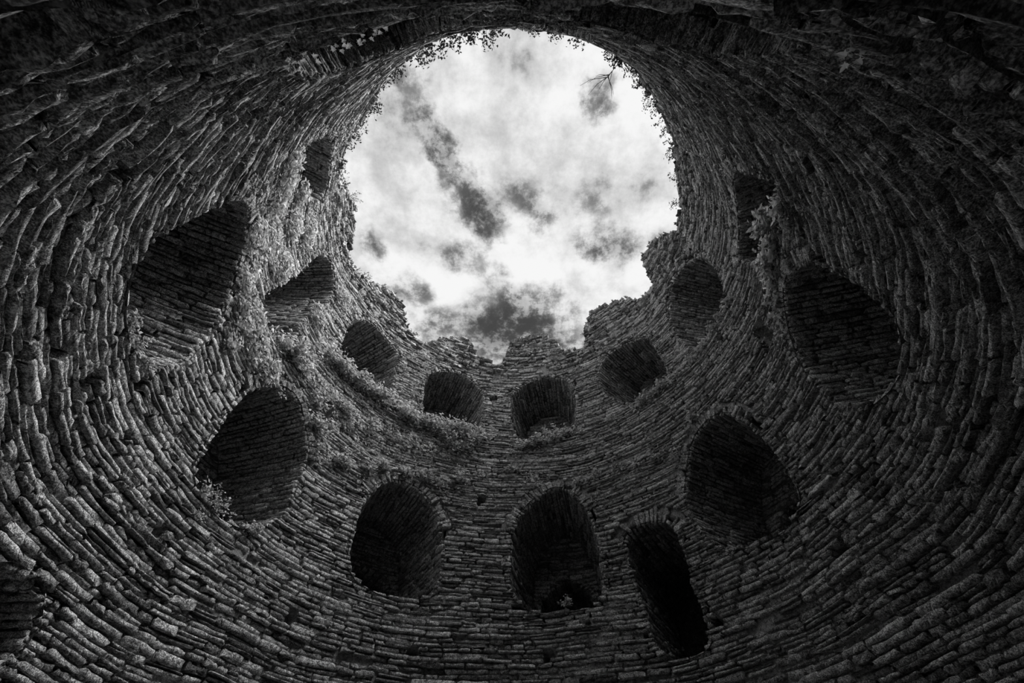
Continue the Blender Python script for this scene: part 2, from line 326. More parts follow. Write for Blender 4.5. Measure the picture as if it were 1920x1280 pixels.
DEEP = dict(depth=1.45, ring=0.22)
UP = dict(depth=1.25, ring=0.13)
specs = [('L1a', DEEP), ('L1b', DEEP), ('L1c', DEEP), ('L1d', DEEP), ('L1e', dict(DEEP, splay=0.4)), ('L1f', dict(DEEP, splay=0.5)),
         ('door', dict(depth=1.8, ring=0.26, splay=0.05)),
         ('L2a', UP), ('L2b', UP), ('L2c', UP), ('L2d', UP), ('L2e', UP), ('L2f', dict(UP, splay=0.45)), ('L2g', UP),
         ('L2h', dict(depth=1.7, ring=0.30, splay=0.0)),
         ('nearR', dict(depth=1.7, ring=0.0, splay=0.05)), ('nearL', dict(depth=1.7, ring=0.0, splay=0.05)),
         ('nearT', dict(depth=1.2, ring=0.0, splay=0.05)),
         ('cornerL', dict(depth=1.2, ring=0.0, splay=0.0)), ('cornerR', dict(depth=0.35, ring=0.0)),
         ('bl', dict(depth=1.8, ring=0.0, splay=0.05))]
OPEN = {}
for k, kw in specs:
    OPEN[k] = Opening(OPENINGS[k], rounding=1, **kw)

# ---------------------------------------------------------------- mesh helpers
def make_mesh(name, verts, faces, mat, tone=None, smooth_shade=False):
    me = bpy.data.meshes.new(name)
    verts = np.asarray(verts, np.float32).reshape(-1, 3)
    faces = np.asarray(faces, np.int32)
    me.vertices.add(len(verts)); me.vertices.foreach_set('co', verts.ravel())
    k = faces.shape[1]
    me.loops.add(faces.size); me.loops.foreach_set('vertex_index', faces.ravel())
    me.polygons.add(len(faces))
    me.polygons.foreach_set('loop_start', np.arange(0, faces.size, k, dtype=np.int32))
    me.polygons.foreach_set('loop_total', np.full(len(faces), k, np.int32))
    if smooth_shade:
        me.polygons.foreach_set('use_smooth', np.ones(len(faces), bool))
    if tone is not None:
        a = me.attributes.new('tone', 'FLOAT', 'POINT')
        a.data.foreach_set('value', np.asarray(tone, np.float32))
    me.update(calc_edges=True)
    me.materials.append(mat)
    return me

def link(name, me, parent=None, kind=None, label=None, cat=None, group=None):
    o = bpy.data.objects.new(name, me)
    scene.collection.objects.link(o)
    if parent is not None: o.parent = parent
    if kind: o['kind'] = kind
    if label: o['label'] = label
    if cat: o['category'] = cat
    if group: o['group'] = group
    return o

NU, NV = 6, 4
_gu, _gv = np.meshgrid([0, 0.07, 0.36, 0.64, 0.93, 1], [0, 0.15, 0.85, 1])   # flat face, narrow worn arris
GA, GB = _gu.ravel(), _gv.ravel()
_idx = np.arange(NU * NV).reshape(NV, NU)
RING = np.concatenate([_idx[0, :], _idx[1:, -1], _idx[-1, -2::-1], _idx[-2:0:-1, 0]])
_fq = [[_idx[j, i], _idx[j, i + 1], _idx[j + 1, i + 1], _idx[j + 1, i]] for j in range(NV - 1) for i in range(NU - 1)]
_nr = len(RING)
_sq = [[RING[i], NU * NV + i, NU * NV + (i + 1) % _nr, RING[(i + 1) % _nr]] for i in range(_nr)]
STONE_FACES = np.array(_fq + _sq)
SV = NU * NV + _nr
EDGE = np.zeros(NU * NV, bool); EDGE[RING] = True
CORNER = np.zeros(NU * NV, bool); CORNER[[0, NU - 1, NU * (NV - 1), NU * NV - 1]] = True

def stones(quads, proud, frame, rough=1.0, back=0.105):
    """quads [N,4,2] corner coordinates (counter-clockwise) -> [N,SV,3] points.
    Each is a hand-dressed block: uneven face, worn arrises, back in the mortar."""
    n = len(quads)
    if n == 0: return np.zeros((0, SV, 3))
    a = np.repeat(GA[None], n, 0).copy(); b = np.repeat(GB[None], n, 0).copy()
    q = quads
    w = np.linalg.norm(q[:, 1] - q[:, 0], axis=1)[:, None]; hgt = np.linalg.norm(q[:, 3] - q[:, 0], axis=1)[:, None]
    ja = rng.normal(0, 0.012, (n, NU * NV)) * rough / np.maximum(w, 0.05)
    jb = rng.normal(0, 0.0065, (n, NU * NV)) * rough / np.maximum(hgt, 0.03)
    a += np.clip(ja, -0.12, 0.12); b += np.clip(jb, -0.14, 0.14)
    ca = np.where(CORNER, np.minimum(0.018 / np.maximum(w, 0.05), 0.2), 0.0)
    cb = np.where(CORNER, 0.08, 0.0)
    a = a + ca * np.where(GA < 0.5, 1, -1); b = b + cb * np.where(GB < 0.5, 1, -1)
    d = proud[:, None] + rng.normal(0, 0.006 * rough, (n, NU * NV))
    tilt = rng.normal(0, 0.005 * rough, (n, 2))
    d = d + tilt[:, :1] * (GA - 0.5) * 2 + tilt[:, 1:] * (GB - 0.5) * 2
    d = np.where(EDGE, d - (0.006 + 0.008 * rng.random((n, 1))), d + 0.002)
    def bil(aa, bb):
        return (q[:, None, 0] * ((1 - aa) * (1 - bb))[..., None] + q[:, None, 1] * (aa * (1 - bb))[..., None]
                + q[:, None, 2] * (aa * bb)[..., None] + q[:, None, 3] * ((1 - aa) * bb)[..., None])
    f2 = bil(a, b)
    bk = bil(a[:, RING] * 0.96 + 0.02, b[:, RING] * 0.9 + 0.05)
    uv = np.concatenate([f2, bk], 1)
    dd = np.concatenate([d, np.full((n, _nr), -back)], 1)
    return frame(uv[..., 0], uv[..., 1], dd)

def rects(u0, u1, v0, v1):
    return np.stack([np.stack([u0, v0], -1), np.stack([u1, v0], -1), np.stack([u1, v1], -1), np.stack([u0, v1], -1)], 1)

def tones(n):
    return np.clip(rng.normal(1.0, 0.28, n), 0.4, 1.7)

def seen_size(pts):
    """rough size of each stone in the picture (area in px^2 of the 1920 frame), 0 if out of frame"""
    c = pts[:, :NU * NV].reshape(-1, 3) - CAM
    f = np.array(v_fwd); rt = np.array(v_rt); dn = np.array(v_dn)
    zf = c @ f
    x = 833 * (c @ rt) / np.maximum(zf, 1e-3); y = 833 * (c @ dn) / np.maximum(zf, 1e-3)
    x = x.reshape(len(pts), -1); y = y.reshape(len(pts), -1); zf = zf.reshape(len(pts), -1)
    ok = (zf.min(1) > 0.05) & (np.abs(x.mean(1)) < 940) & (np.abs(y.mean(1)) < 620)
    i00, i10, i11, i01 = 0, NU - 1, NU * NV - 1, NU * (NV - 1)
    ar = 0.5 * np.abs((x[:, i11] - x[:, i00]) * (y[:, i01] - y[:, i10]) - (x[:, i01] - x[:, i10]) * (y[:, i11] - y[:, i00]))
    return np.where(ok, ar, 0)

def add_stones(parent, pts, tone, most, name, rest_name, least=60.0, label=None):
    """the blocks that show largest become objects of their own, the rest one mass"""
    if len(pts) == 0: return
    size = seen_size(pts)
    order = np.argsort(-size)
    single = [i for i in order[:most] if size[i] > least]
    mark = np.zeros(len(pts), bool); mark[single] = True
    for i in single:
        p = pts[i]; o0 = p[:NU * NV].mean(0)
        me = make_mesh(name, p - o0, STONE_FACES, M_STONE, np.full(SV, tone[i]))
        o = link(name, me, parent); o.location = o0
        if label: o['label'] = label
    rest = pts[~mark]
    if len(rest):
        f = (STONE_FACES[None] + (np.arange(len(rest)) * SV)[:, None, None]).reshape(-1, 4)
        me = make_mesh(rest_name, rest.reshape(-1, 3), f, M_STONE, np.repeat(tone[~mark], SV))
        link(rest_name, me, parent, kind='stuff')

# ------------------------------------------------------------------- walls
SECT = [('wall_far', -46, 46), ('wall_right', 46, 136), ('wall_near', 136, 226), ('wall_left', -134, -46)]
BLOCK = [(o.pts, o) for o in OPEN.values()]
HOLE_POLY = []
for (c, h, wd, ht) in HOLES:
    w2, h2 = max(wd * 0.52, 1.0) * MPD, max(ht * 0.58, 0.065)
    HOLE_POLY.append(np.array([[c * MPD - w2, h - h2], [c * MPD + w2, h - h2 * 0.8], [c * MPD + w2 * 0.8, h + h2], [c * MPD - w2 * 0.9, h + h2 * 0.9]]))

def wrapped(poly):
    c = poly[:, 0].mean()
    full = 360 * MPD
    return [poly] if abs(c) < 90 * MPD else [poly, poly - np.array([full, 0]) * np.sign(c)]

CUT = []
for o in OPEN.values():
    CUT += wrapped(o.arch_band() if o.ring else o.pts)
for p in HOLE_POLY:
    CUT += wrapped(p)

def wave(u, v):
    a = u / RADIUS
    return 0.045 * np.sin(2 * a + 0.7) + 0.025 * np.sin(5 * a + 0.6 * v) + 0.012 * np.sin(13 * a + 1.3 * v)

def lay_courses():
    quads, proud, rough, kindr = [], [], [], []
    v = -0.9
    half = 180 * MPD
    step = 0.25 * MPD
    us = np.arange(-half, half, step)
    while v < 11.1:
        rubble = v > 8.55
        ch = rng.choice([0.040, 0.050, 0.060, 0.070, 0.085], p=[.14, .26, .28, .22, .10]) if not rubble else rng.uniform(0.07, 0.11)
        course_out = rng.normal(0.0, 0.011)
        vm = v + ch / 2
        vv = vm + wave(us, vm)
        free = vv < rim_height(us / MPD) - 0.02
        for poly in CUT:
            lo, hi = poly[:, 1].min(), poly[:, 1].max()
            if hi < vm - 0.2 or lo > vm + 0.2: continue
            free &= ~inside(us, vv, poly)
        led = ledge_height(us / MPD)
        i = 0; n = len(us)
        edges = np.flatnonzero(np.diff(np.concatenate([[0], free.astype(int), [0]])))
        for a, b in zip(edges[::2], edges[1::2]):
            u, end = us[a], us[a] + (b - a) * step
            first = True
            while u < end - 0.03:
                ln = rng.gamma(4.2, 0.054) + 0.07 if not rubble else rng.gamma(5, 0.032) + 0.05
                ln = min(ln, 0.62)
                if first: ln *= rng.uniform(0.4, 1.0); first = False
                if end - (u + ln) < 0.07: ln = end - u
                g = rng.uniform(0.004, 0.013)
                u0, u1 = u + g, u + ln - g
                if u1 - u0 > 0.025:
                    c = 0.5 * (u0 + u1)
                    parts = [(v, v + ch)]
                    if ch > 0.065 and rng.random() < 0.22: parts = [(v, v + ch * 0.5), (v + ch * 0.5, v + ch)]
                    for (p0, p1) in parts:
                        if rng.random() < (0.012 if not rubble else 0.05): continue
                        gv = rng.uniform(0.004, 0.012) if abs(c) < 110 * MPD else rng.uniform(0.005, 0.018)
                        w0, w1 = wave(u0, vm), wave(u1, vm)
                        j = rng.normal(0, 0.0045, 4)
                        quads.append([[u0, p0 + gv + w0 + j[0]], [u1, p0 + gv + w1 + j[1]], [u1, p1 - gv + w1 + j[2]], [u0, p1 - gv + w0 + j[3]]])
                        # shallow relief at eye level close to the lens, deeper where weathered
                        proud.append(course_out + rng.normal(0.006, 0.008) if not rubble else rng.normal(0.015, 0.028))
                        kindr.append(2.0 if rubble else 1.0)
                u += ln
        v += ch
    return np.array(quads), np.array(proud), np.array(kindr)

Q, PR, KR = lay_courses()
CEN0 = Q[:, :, 0].mean(1) / MPD
PR = np.where(np.abs(CEN0) > 150, np.clip(PR, -0.028, 0.03), np.clip(PR, -0.028, 0.06))
PTS = np.concatenate([stones(Q[i:i + 4000], PR[i:i + 4000], on_wall, rough=KR[i:i + 4000, None]) for i in range(0, len(Q), 4000)])
TONE = tones(len(Q))
CEN = Q[:, :, 0].mean(1) / MPD

# the mortared core behind the facing stones, pushed back where there is a recess
THICK = 2.4
def core(name, a0, a1):
    na = int((a1 - a0) / 0.72); deg = np.linspace(a0, a1, na + 1)
    hs = np.concatenate([np.linspace(-LENS_Z, 0.4, 14)[:-1], np.arange(0.4, 11.2, 0.055)])
    D, H = np.meshgrid(deg, hs)
    top = rim_height(deg) - 0.05
    Hc = np.minimum(H, top[None])
    dn = (D + 180) % 360 - 180
    d = -0.036 - 0.034 * smooth(np.abs(dn), 60, 110)      # pointing better kept on the facing wall
    x, y = dn * MPD, Hc                                     # and washed out in patches
    patch = (np.sin(x * 2.3 + 1.1 * np.sin(y * 1.7)) + np.sin(y * 2.9 + 1.3 * np.sin(x * 1.9 + 1)) + np.sin(x * 5.1 - y * 4.3)) / 3
    d = d + 0.026 * patch
    U = dn * MPD
    for o in OPEN.values():
        grow = o.offset(0.10)
        for poly in wrapped(grow):
            d[inside(U, Hc, poly)] = -(o.depth + (0.75 if o.depth < 1.5 else 0.25))
    for p in HOLE_POLY:
        for poly in wrapped(p):
            d[inside(U, Hc, poly)] = -0.32
    d = d + rng.normal(0, 0.006, d.shape)
    V = on_wall(U, Hc, d)
    nr, nc = D.shape
    # wall head and outer face
    def ringpts(h, r):
        a = deg * DEG
        return np.stack([r * np.sin(a), r * np.cos(a), h + LENS_Z], -1)
    V = np.concatenate([V, ringpts(top - 0.02, RADIUS + 0.7)[None], ringpts(top - 0.35, RADIUS + THICK)[None], ringpts(np.full(nc, -LENS_Z), RADIUS + THICK)[None]])
    nr += 3
    ii = np.arange(nr * nc).reshape(nr, nc)
    quad = np.stack([ii[:-1, :-1], ii[:-1, 1:], ii[1:, 1:], ii[1:, :-1]], -1)
    keep = np.ones((nr - 1, nc - 1), bool)
    dead = (Hc[:-1, :-1] >= top[None, :-1] - 1e-6) & (Hc[:-1, 1:] >= top[None, 1:] - 1e-6)
    keep[:len(dead)] = ~dead
    me = make_mesh(name, V, quad[keep], M_MORTAR)
    return link(name, me, kind='structure')

LABEL = {'wall_far': 'curved stone tower wall facing the viewer with battlement stubs on top',
         'wall_right': 'right-hand sweep of the round stone tower wall',
         'wall_near': 'nearest stretch of tower wall rising steeply overhead',
         'wall_left': 'left-hand sweep of the round stone tower wall with ivy'}
for name, a0, a1 in SECT:
    w = core(name, a0, a1)
    w['label'] = LABEL[name]
    c = CEN if a1 < 180 else np.where(CEN < 0, CEN + 360, CEN)
    pick = (c >= a0) & (c < a1)
    add_stones(w, PTS[pick], TONE[pick], 300, 'stone', 'stonework', least=90)

# ------------------------------------------------------------------- recesses
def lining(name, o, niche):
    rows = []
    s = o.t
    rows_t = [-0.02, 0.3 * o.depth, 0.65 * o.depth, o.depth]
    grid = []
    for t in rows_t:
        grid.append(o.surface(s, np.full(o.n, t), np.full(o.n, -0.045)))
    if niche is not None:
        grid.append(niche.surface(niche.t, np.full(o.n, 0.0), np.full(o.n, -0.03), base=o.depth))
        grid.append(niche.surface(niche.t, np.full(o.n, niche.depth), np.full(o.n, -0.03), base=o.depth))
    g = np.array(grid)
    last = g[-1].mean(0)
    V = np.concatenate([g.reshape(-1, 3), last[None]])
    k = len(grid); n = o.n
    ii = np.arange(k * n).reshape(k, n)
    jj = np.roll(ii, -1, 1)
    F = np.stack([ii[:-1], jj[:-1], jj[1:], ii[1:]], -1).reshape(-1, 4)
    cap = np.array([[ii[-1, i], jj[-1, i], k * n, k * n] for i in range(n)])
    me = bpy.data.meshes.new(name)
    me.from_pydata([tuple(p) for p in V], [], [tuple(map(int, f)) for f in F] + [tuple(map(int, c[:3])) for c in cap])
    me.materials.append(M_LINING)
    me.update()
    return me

def reveal_stones(o, depth, base=0.0, fine=1.0):
    quads, proud = [], []
    s = 0.0
    while s < o.length - 0.04:
        th = rng.uniform(0.05, 0.085) * fine
        p, nn = o.at(np.array([s + th / 2]))
        if nn[0, 1] > -0.72:
            t = rng.uniform(-0.02, 0.0)
            while t < depth - 0.03:
                ln = rng.uniform(0.14, 0.42)
                if depth - (t + ln) < 0.1: ln = depth - t
                g = rng.uniform(0.003, 0.008)
                quads.append([[s + g, t + g], [s + th - g, t + g], [s + th - g, t + ln - g], [s + g, t + ln - g]])
                proud.append(rng.normal(0.0, 0.010))
                t += ln
        s += th
    if not quads: return np.zeros((0, SV, 3))
    # frame wants (long, thick): swap so the block length runs into the wall
    q = np.array(quads)[:, [0, 3, 2, 1]]
    return stones(q, np.clip(np.array(proud), -0.02, 0.025), lambda a, b, d: o.surface(a, b, d, base), back=0.06)

def back_stones(o, niche):
    quads, proud = [], []
    k = 1 - o.splay
    shape = o.pts.copy(); shape[:, 0] = o.mid[0] + (shape[:, 0] - o.mid[0]) * k
    v = shape[:, 1].min()
    us = np.arange(shape[:, 0].min(), shape[:, 0].max(), 0.02)
    while v < shape[:, 1].max():
        ch = rng.uniform(0.05, 0.085); vm = np.full(us.shape, v + ch / 2)
        free = inside(us, vm, shape)
        if niche is not None: free &= ~inside(us, vm, niche.offset(0.06))
        e = np.flatnonzero(np.diff(np.concatenate([[0], free.astype(int), [0]])))
        for a, b in zip(e[::2], e[1::2]):
            u, end = us[a], us[a] + (b - a) * 0.02
            while u < end - 0.03:
                ln = min(rng.uniform(0.12, 0.38), end - u)
                if end - (u + ln) < 0.07: ln = end - u
                quads.append([[u + .006, v + .005], [u + ln - .006, v + .005], [u + ln - .006, v + ch - .005], [u + .006, v + ch - .005]])
                proud.append(rng.normal(0.02, 0.012)); u += ln
        v += ch
    if not quads: return np.zeros((0, SV, 3))
    return stones(np.array(quads), np.array(proud), lambda u, h, d: on_wall(u, h, d - o.depth))

def arch_stones(o):
    quads, proud = [], []
    s = 0.0
    while s < o.length - 0.03:
        th = rng.uniform(0.045, 0.10)
        p, nn = o.at(np.array([s, s + th]))
        if nn[:, 1].mean() > 0.30 and rng.random() > 0.10:
            w = o.ring * rng.uniform(0.65, 1.05)
            g = 0.006
            t0 = (p[1] - p[0]); t0 = t0 / (np.linalg.norm(t0) + 1e-9)
            a, b = p[0] + t0 * g, p[1] - t0 * g
            quads.append([a + nn[0] * 0.0, a + nn[0] * w, b + nn[1] * w, b + nn[1] * 0.0])
            proud.append(rng.normal(0.002, 0.012))
        s += th
    if not quads: return np.zeros((0, SV, 3))
    q = np.array(quads)
    # counter-clockwise for the face to look into the tower
    ar = (q[:, 1, 0] - q[:, 0, 0]) * (q[:, 2, 1] - q[:, 0, 1]) - (q[:, 1, 1] - q[:, 0, 1]) * (q[:, 2, 0] - q[:, 0, 0])
    q = np.where((ar < 0)[:, None, None], q[:, [0, 3, 2, 1]], q)
    return stones(q, np.array(proud), on_wall)

RECESS_LABEL = {
    'L1a': ('window_1', 'lower arched window recess left of the central pair, rounded head, dark inside'),
    'L1b': ('window_2', 'lower arched window recess with a broken crown, next to the tall doorway'),
    'L1c': ('window_3', 'lower arched recess just above and right of the tall doorway'),
    'L1d': ('window_4', 'large dark lower recess on the right-hand wall'),
    'L1e': ('window_5', 'dark lower recess on the left wall above the straggling sill shrub'),
    'L1f': ('window_6', 'large lower recess on the left wall with a pale coursed side'),
    'door': ('door_1', 'tall narrow black doorway with a flat arch low on the far wall'),
    'L2a': ('window_7', 'upper window recess left of the narrow central pier'),
    'L2b': ('window_8', 'upper window recess right of the narrow central pier'),
    'L2c': ('window_9', 'upper window recess between the central pair and the right-hand wall'),
    'L2d': ('window_10', 'upper recess on the right wall with pale lower side courses'),
    'L2e': ('window_11', 'upper window recess below the left battlement stub'),
    'L2f': ('window_12', 'upper recess on the left wall framed by ivy'),
    'L2g': ('window_13', 'topmost narrow recess beside the left edge of the sky'),
    'L2h': ('door_2', 'square black opening on the right wall half hidden by pale ivy'),
    'nearR': ('window_14', 'long dark recess overhead in the nearest wall'),
    'nearL': ('window_15', 'dark recess overhead with pale leaves hanging at its edge'),
    'nearT': ('window_16', 'thin dark slit recess just under the nearest rim'),
    'cornerL': ('window_17', 'black hollow in the upper left corner close to the lens'),
    'cornerR': ('window_18', 'dark crevice between courses in the upper right corner'),
    'bl': ('door_3', 'black gap in the stonework at the lower left edge')}
for k, o in OPEN.items():
    niche = None
    if k.startswith('L1') or k in ('L2a', 'L2b', 'L2c', 'L2e'):
        pts = o.pts.copy()
        sill = pts[:, 1].min(); hh = pts[:, 1].max() - sill
        pts[:, 1] = sill + (pts[:, 1] - sill) * 0.55
        pts[:, 0] = o.mid[0] + (pts[:, 0] - o.mid[0]) * 0.50
        pts[:, 0] /= MPD
        niche = Opening(pts, depth=0.6, ring=0.0, splay=0.1, rounding=0)
    nm, lab = RECESS_LABEL[k]
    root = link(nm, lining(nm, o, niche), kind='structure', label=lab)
    if o.ring:
        ap = arch_stones(o)
        add_stones(root, ap, tones(len(ap)), 60, 'arch_stone', 'arch_stonework', least=40)
    rp = reveal_stones(o, o.depth)
    if niche is not None:
        rp = np.concatenate([rp, reveal_stones(niche, niche.depth, base=o.depth)])
    if k not in ('cornerL', 'cornerR', 'bl', 'door', 'L2h'):
        rp = np.concatenate([rp, back_stones(o, niche)])
    add_stones(root, rp, tones(len(rp)), 90, 'stone', 'stonework', least=70)

# -------------------------------------------------------------------- floor
def floor():
    n = 96
    a = np.linspace(0, 2 * math.pi, n, endpoint=False)
    V = [(0, 0, 0)]; F = []
    rr = [0.8, 1.6, 2.4, 3.2, RADIUS + THICK]
    for r in rr:
        for t in a: V.append((r * math.sin(t), r * math.cos(t), float(rng.normal(-0.02, 0.012)) if r < 3.3 else -0.02))
    for i in range(n): F.append((0, 1 + (i + 1) % n, 1 + i))
    for k in range(len(rr) - 1):
        for i in range(n):
            j = (i + 1) % n
            F.append((1 + k * n + i, 1 + k * n + j, 1 + (k + 1) * n + j, 1 + (k + 1) * n + i))
    me = bpy.data.meshes.new('floor'); me.from_pydata(V, [], F); me.materials.append(M_SOIL); me.update()
    link('floor', me, kind='structure', label='pale gravel floor of the tower')
floor()

# -------------------------------------------------------------------- plants
def frame_at(deg, h, d=0.0):
    r = float(wall_radius(np.array(deg), np.array(h))) - d
    a = deg * DEG
    out = np.array([-math.sin(a), -math.cos(a), 0.0])
    return np.array([r * math.sin(a), r * math.cos(a), h + LENS_Z]), out, np.array([math.cos(a), -math.sin(a), 0.0]), np.array([0, 0, 1.0])

def leaf_cloud(cent, direc, size):
    """small pointed folded leaves: centres [N,3], facing [N,3], size [N]"""
    n = len(cent)
    d = direc + rng.normal(0, 0.45, (n, 3)); d /= np.linalg.norm(d, axis=1)[:, None]
    r = rng.normal(0, 1, (n, 3)); ax = np.cross(d, r); ax /= np.linalg.norm(ax, axis=1)[:, None]
    bx = np.cross(d, ax)
    s = size[:, None]
    v = np.stack([cent - ax * s * 0.6, cent - bx * s * 0.36 - d * s * 0.10, cent - ax * s * 0.05 + d * s * 0.10,
                  cent + bx * s * 0.36 - d * s * 0.10, cent + ax * s * 0.75 - d * s * 0.12], 1)
    f = np.array([[0, 1, 2], [1, 4, 2], [4, 3, 2], [3, 0, 2]])
    F = (f[None] + (np.arange(n) * 5)[:, None, None]).reshape(-1, 3)
    return v.reshape(-1, 3), F

def tubes(paths, radii):
    V, F = [], []
    for path, r0 in zip(paths, radii):
        path = np.asarray(path); k = len(path)
        base = len(V)
        for i in range(k):
            t = path[min(i + 1, k - 1)] - path[max(i - 1, 0)]; t = t / (np.linalg.norm(t) + 1e-9)
            x = np.cross(t, [0.3, 0.5, 0.81]); x /= np.linalg.norm(x) + 1e-9; y = np.cross(t, x)
            r = r0 * (1 - 0.75 * i / (k - 1))
            for j in range(4):
                c, s_ = math.cos(j * math.pi / 2), math.sin(j * math.pi / 2)
                V.append(path[i] + r * (c * x + s_ * y))
        for i in range(k - 1):
            for j in range(4):
                F.append([base + i * 4 + j, base + i * 4 + (j + 1) % 4, base + (i + 1) * 4 + (j + 1) % 4, base + (i + 1) * 4 + j])
    return np.array(V), np.array(F)

def stem_path(p0, d, length, bend, k=7, wob=0.08):
    pts = [p0]; d = d / np.linalg.norm(d)
    for i in range(k - 1):
        d = d + bend / k + rng.normal(0, wob, 3); d /= np.linalg.norm(d)
        pts.append(pts[-1] + d * length / (k - 1))
    return np.array(pts)

def plant(name, label, cat, group, deg, h, size, style, leaf=0.03, density=1.0, mat=None):
    p, out, side, up = frame_at(deg, h, -0.03)
    root = bpy.data.objects.new(name, None); scene.collection.objects.link(root)
    root.location = p; root.empty_display_size = 0.05
    root['label'] = label; root['category'] = cat; root['group'] = group
    paths, rad, C, Dn, S = [], [], [], [], []
    if style == 'ivy':                              # clinging, spread over the face
        nst = 6
        for i in range(nst):
            ang = rng.uniform(0, 2 * math.pi)
            d = side * math.cos(ang) + up * math.sin(ang) + out * 0.25
            paths.append(stem_path(np.zeros(3), d, size * rng.uniform(0.8, 1.3), -up * 0.2 - out * 0.25)); rad.append(0.006)
        n = int(density * 210 * (size / 0.2) ** 2 * (0.03 / leaf) ** 2)
        rr = size * np.sqrt(rng.random(n)) * (0.75 + 0.35 * rng.random(n)); aa = rng.uniform(0, 2 * math.pi, n)
        lump = 0.03 + 0.16 * (1 - (rr / (size * 1.1)) ** 2) * rng.random(n)
        C = side * (rr * np.cos(aa))[:, None] + up * (rr * np.sin(aa))[:, None] + out * (lump + 0.03)[:, None]
        Dn = np.repeat((out + up * 0.35)[None], n, 0)
        S = leaf * rng.uniform(0.7, 1.4, n)
    else:                                           # bushy or tufted, growing out and up
        nst = 9 if style == 'shrub' else 5
        cs, ds = [], []
        for i in range(nst):
            d = out * rng.uniform(0.45, 1.0) + up * rng.uniform(0.2, 1.1) + side * rng.normal(0, 0.7)
            if style == 'hang': d = out * rng.uniform(0.6, 1.1) + up * rng.uniform(-0.2, 0.7) + side * rng.normal(0, 0.6)
            L_ = size * rng.uniform(0.8, 1.7)
            pa = stem_path(side * rng.normal(0, size * 0.3), d, L_, -up * 0.35)
            paths.append(pa); rad.append(0.005 if style == 'shrub' else 0.0035)
            m_ = int(density * (17 if style == 'shrub' else 9) * max(0.6, L_ / 0.2))
            t = rng.uniform(0.25, 1.0, m_) * (len(pa) - 1)
            i0 = np.minimum(t.astype(int), len(pa) - 2); fr = (t - i0)[:, None]
            cs.append(pa[i0] * (1 - fr) + pa[i0 + 1] * fr + rng.normal(0, leaf * 0.8, (m_, 3)))
            ds.append(np.repeat((out * 0.6 + up * 0.6)[None], m_, 0))
        C = np.concatenate(cs); Dn = np.concatenate(ds); S = leaf * rng.uniform(0.7, 1.4, len(C))
    V, F = tubes(paths, rad)
    link('stem', make_mesh('stem', V, F, M_TWIG), root)
    V, F = leaf_cloud(np.asarray(C), np.asarray(Dn), S)
    link('foliage', make_mesh('foliage', V, F, mat or M_LEAF, np.repeat(np.clip(rng.normal(0.85, 0.35, len(S)), 0.15, 1.5), 5)), root)
    return root

def ordinal(i):
    return ['first', 'second', 'third', 'fourth', 'fifth', 'sixth', 'seventh', 'eighth', 'ninth', 'tenth', 'eleventh', 'twelfth',
            'thirteenth', 'fourteenth', 'fifteenth', 'sixteenth', 'seventeenth', 'eighteenth', 'nineteenth', 'twentieth',
            'twenty-first', 'twenty-second', 'twenty-third', 'twenty-fourth', 'twenty-fifth', 'twenty-sixth', 'twenty-seventh',
            'twenty-eighth', 'twenty-ninth', 'thirtieth'][i] if i < 30 else 'thirty-' + ordinal(i - 30)

for i, (a, h, s) in enumerate(sorted(PLANTS_IVY, key=lambda p: -p[1])):
    plant('ivy_clump', f'leafy clump in the ivy on the left wall, {ordinal(i)} from the highest', 'ivy',
          'ivy on the left wall', a, h, s * 1.45, 'ivy', leaf=0.052, density=1.7)
for i, (a, h, s) in enumerate(PLANTS_IVYRIGHT):
    plant('ivy_clump', f'pale ivy beside the square black opening, {ordinal(i)} clump from its top', 'ivy',
          'ivy by the square opening', a, h - (0.12 if i < 4 else 0), s * 0.95, 'shrub' if i < 4 else 'ivy', leaf=0.055, density=1.9, mat=M_PALE)
for i, (a, h, s) in enumerate(sorted(PLANTS_LEDGE)):
    plant('ledge_shrub', f'low leafy shrub on the upper ledge, {ordinal(i)} along from the left', 'shrub',
          'shrubs along the upper ledge', a, min(h, float(ledge_height(np.array(a))) + 0.12), s * 1.35, 'shrub', leaf=0.050, density=1.2)
for i, (a, h, s) in enumerate(sorted(PLANTS_ARCH)):
    plant('wall_plant', f'small plant above the lower arches, {ordinal(i)} from the left', 'plant',
          'plants above the lower arches', a, h, s * 1.2, 'ivy' if i % 2 else 'shrub', leaf=0.046, density=1.0)
SILL = ['straggling shrub on the sill of the dark left recess', 'drooping shrub under the corner of the dark left recess',
        'lowest shrub of the group below the dark left recess', 'thin plant at the right end of the dark left recess sill',
        'upper plant on the near edge of the pale-sided left recess', 'lower plant on the near edge of the pale-sided left recess',
        'sprig at the foot of the pale-sided left recess', 'pale tuft on the sill right of the tall doorway',
        'tuft on the sill of the broken-crowned arch', 'tuft hanging at the crown of the dark left recess']
for i, (a, h, s) in enumerate(PLANTS_SILL):
    plant('sill_plant', SILL[i], 'plant', 'plants on recess sills', a, h, s, 'hang' if i in (9,) else 'shrub', leaf=0.028, density=1.0, mat=M_PALE if i == 7 else None)
nl = sum(1 for a in RIM_TUFTS if a < 0)
left = [a for a in RIM_TUFTS if a < 0]; right = [a for a in RIM_TUFTS if a >= 0]
for lst, word in ((left, 'left'), (right, 'right')):
    for i, a in enumerate(sorted(lst, key=abs)):
        h = float(rim_height(np.array(a)))
        close = abs(a) > 150
        plant('rim_tuft', f'tuft silhouetted on the sky rim, {ordinal(i)} up the {word} side', 'tuft', 'tufts along the rim',
              a, h - 0.03, rng.uniform(0.11, 0.20), 'hang', leaf=0.034, density=1.3, mat=M_SILHOUETTE)
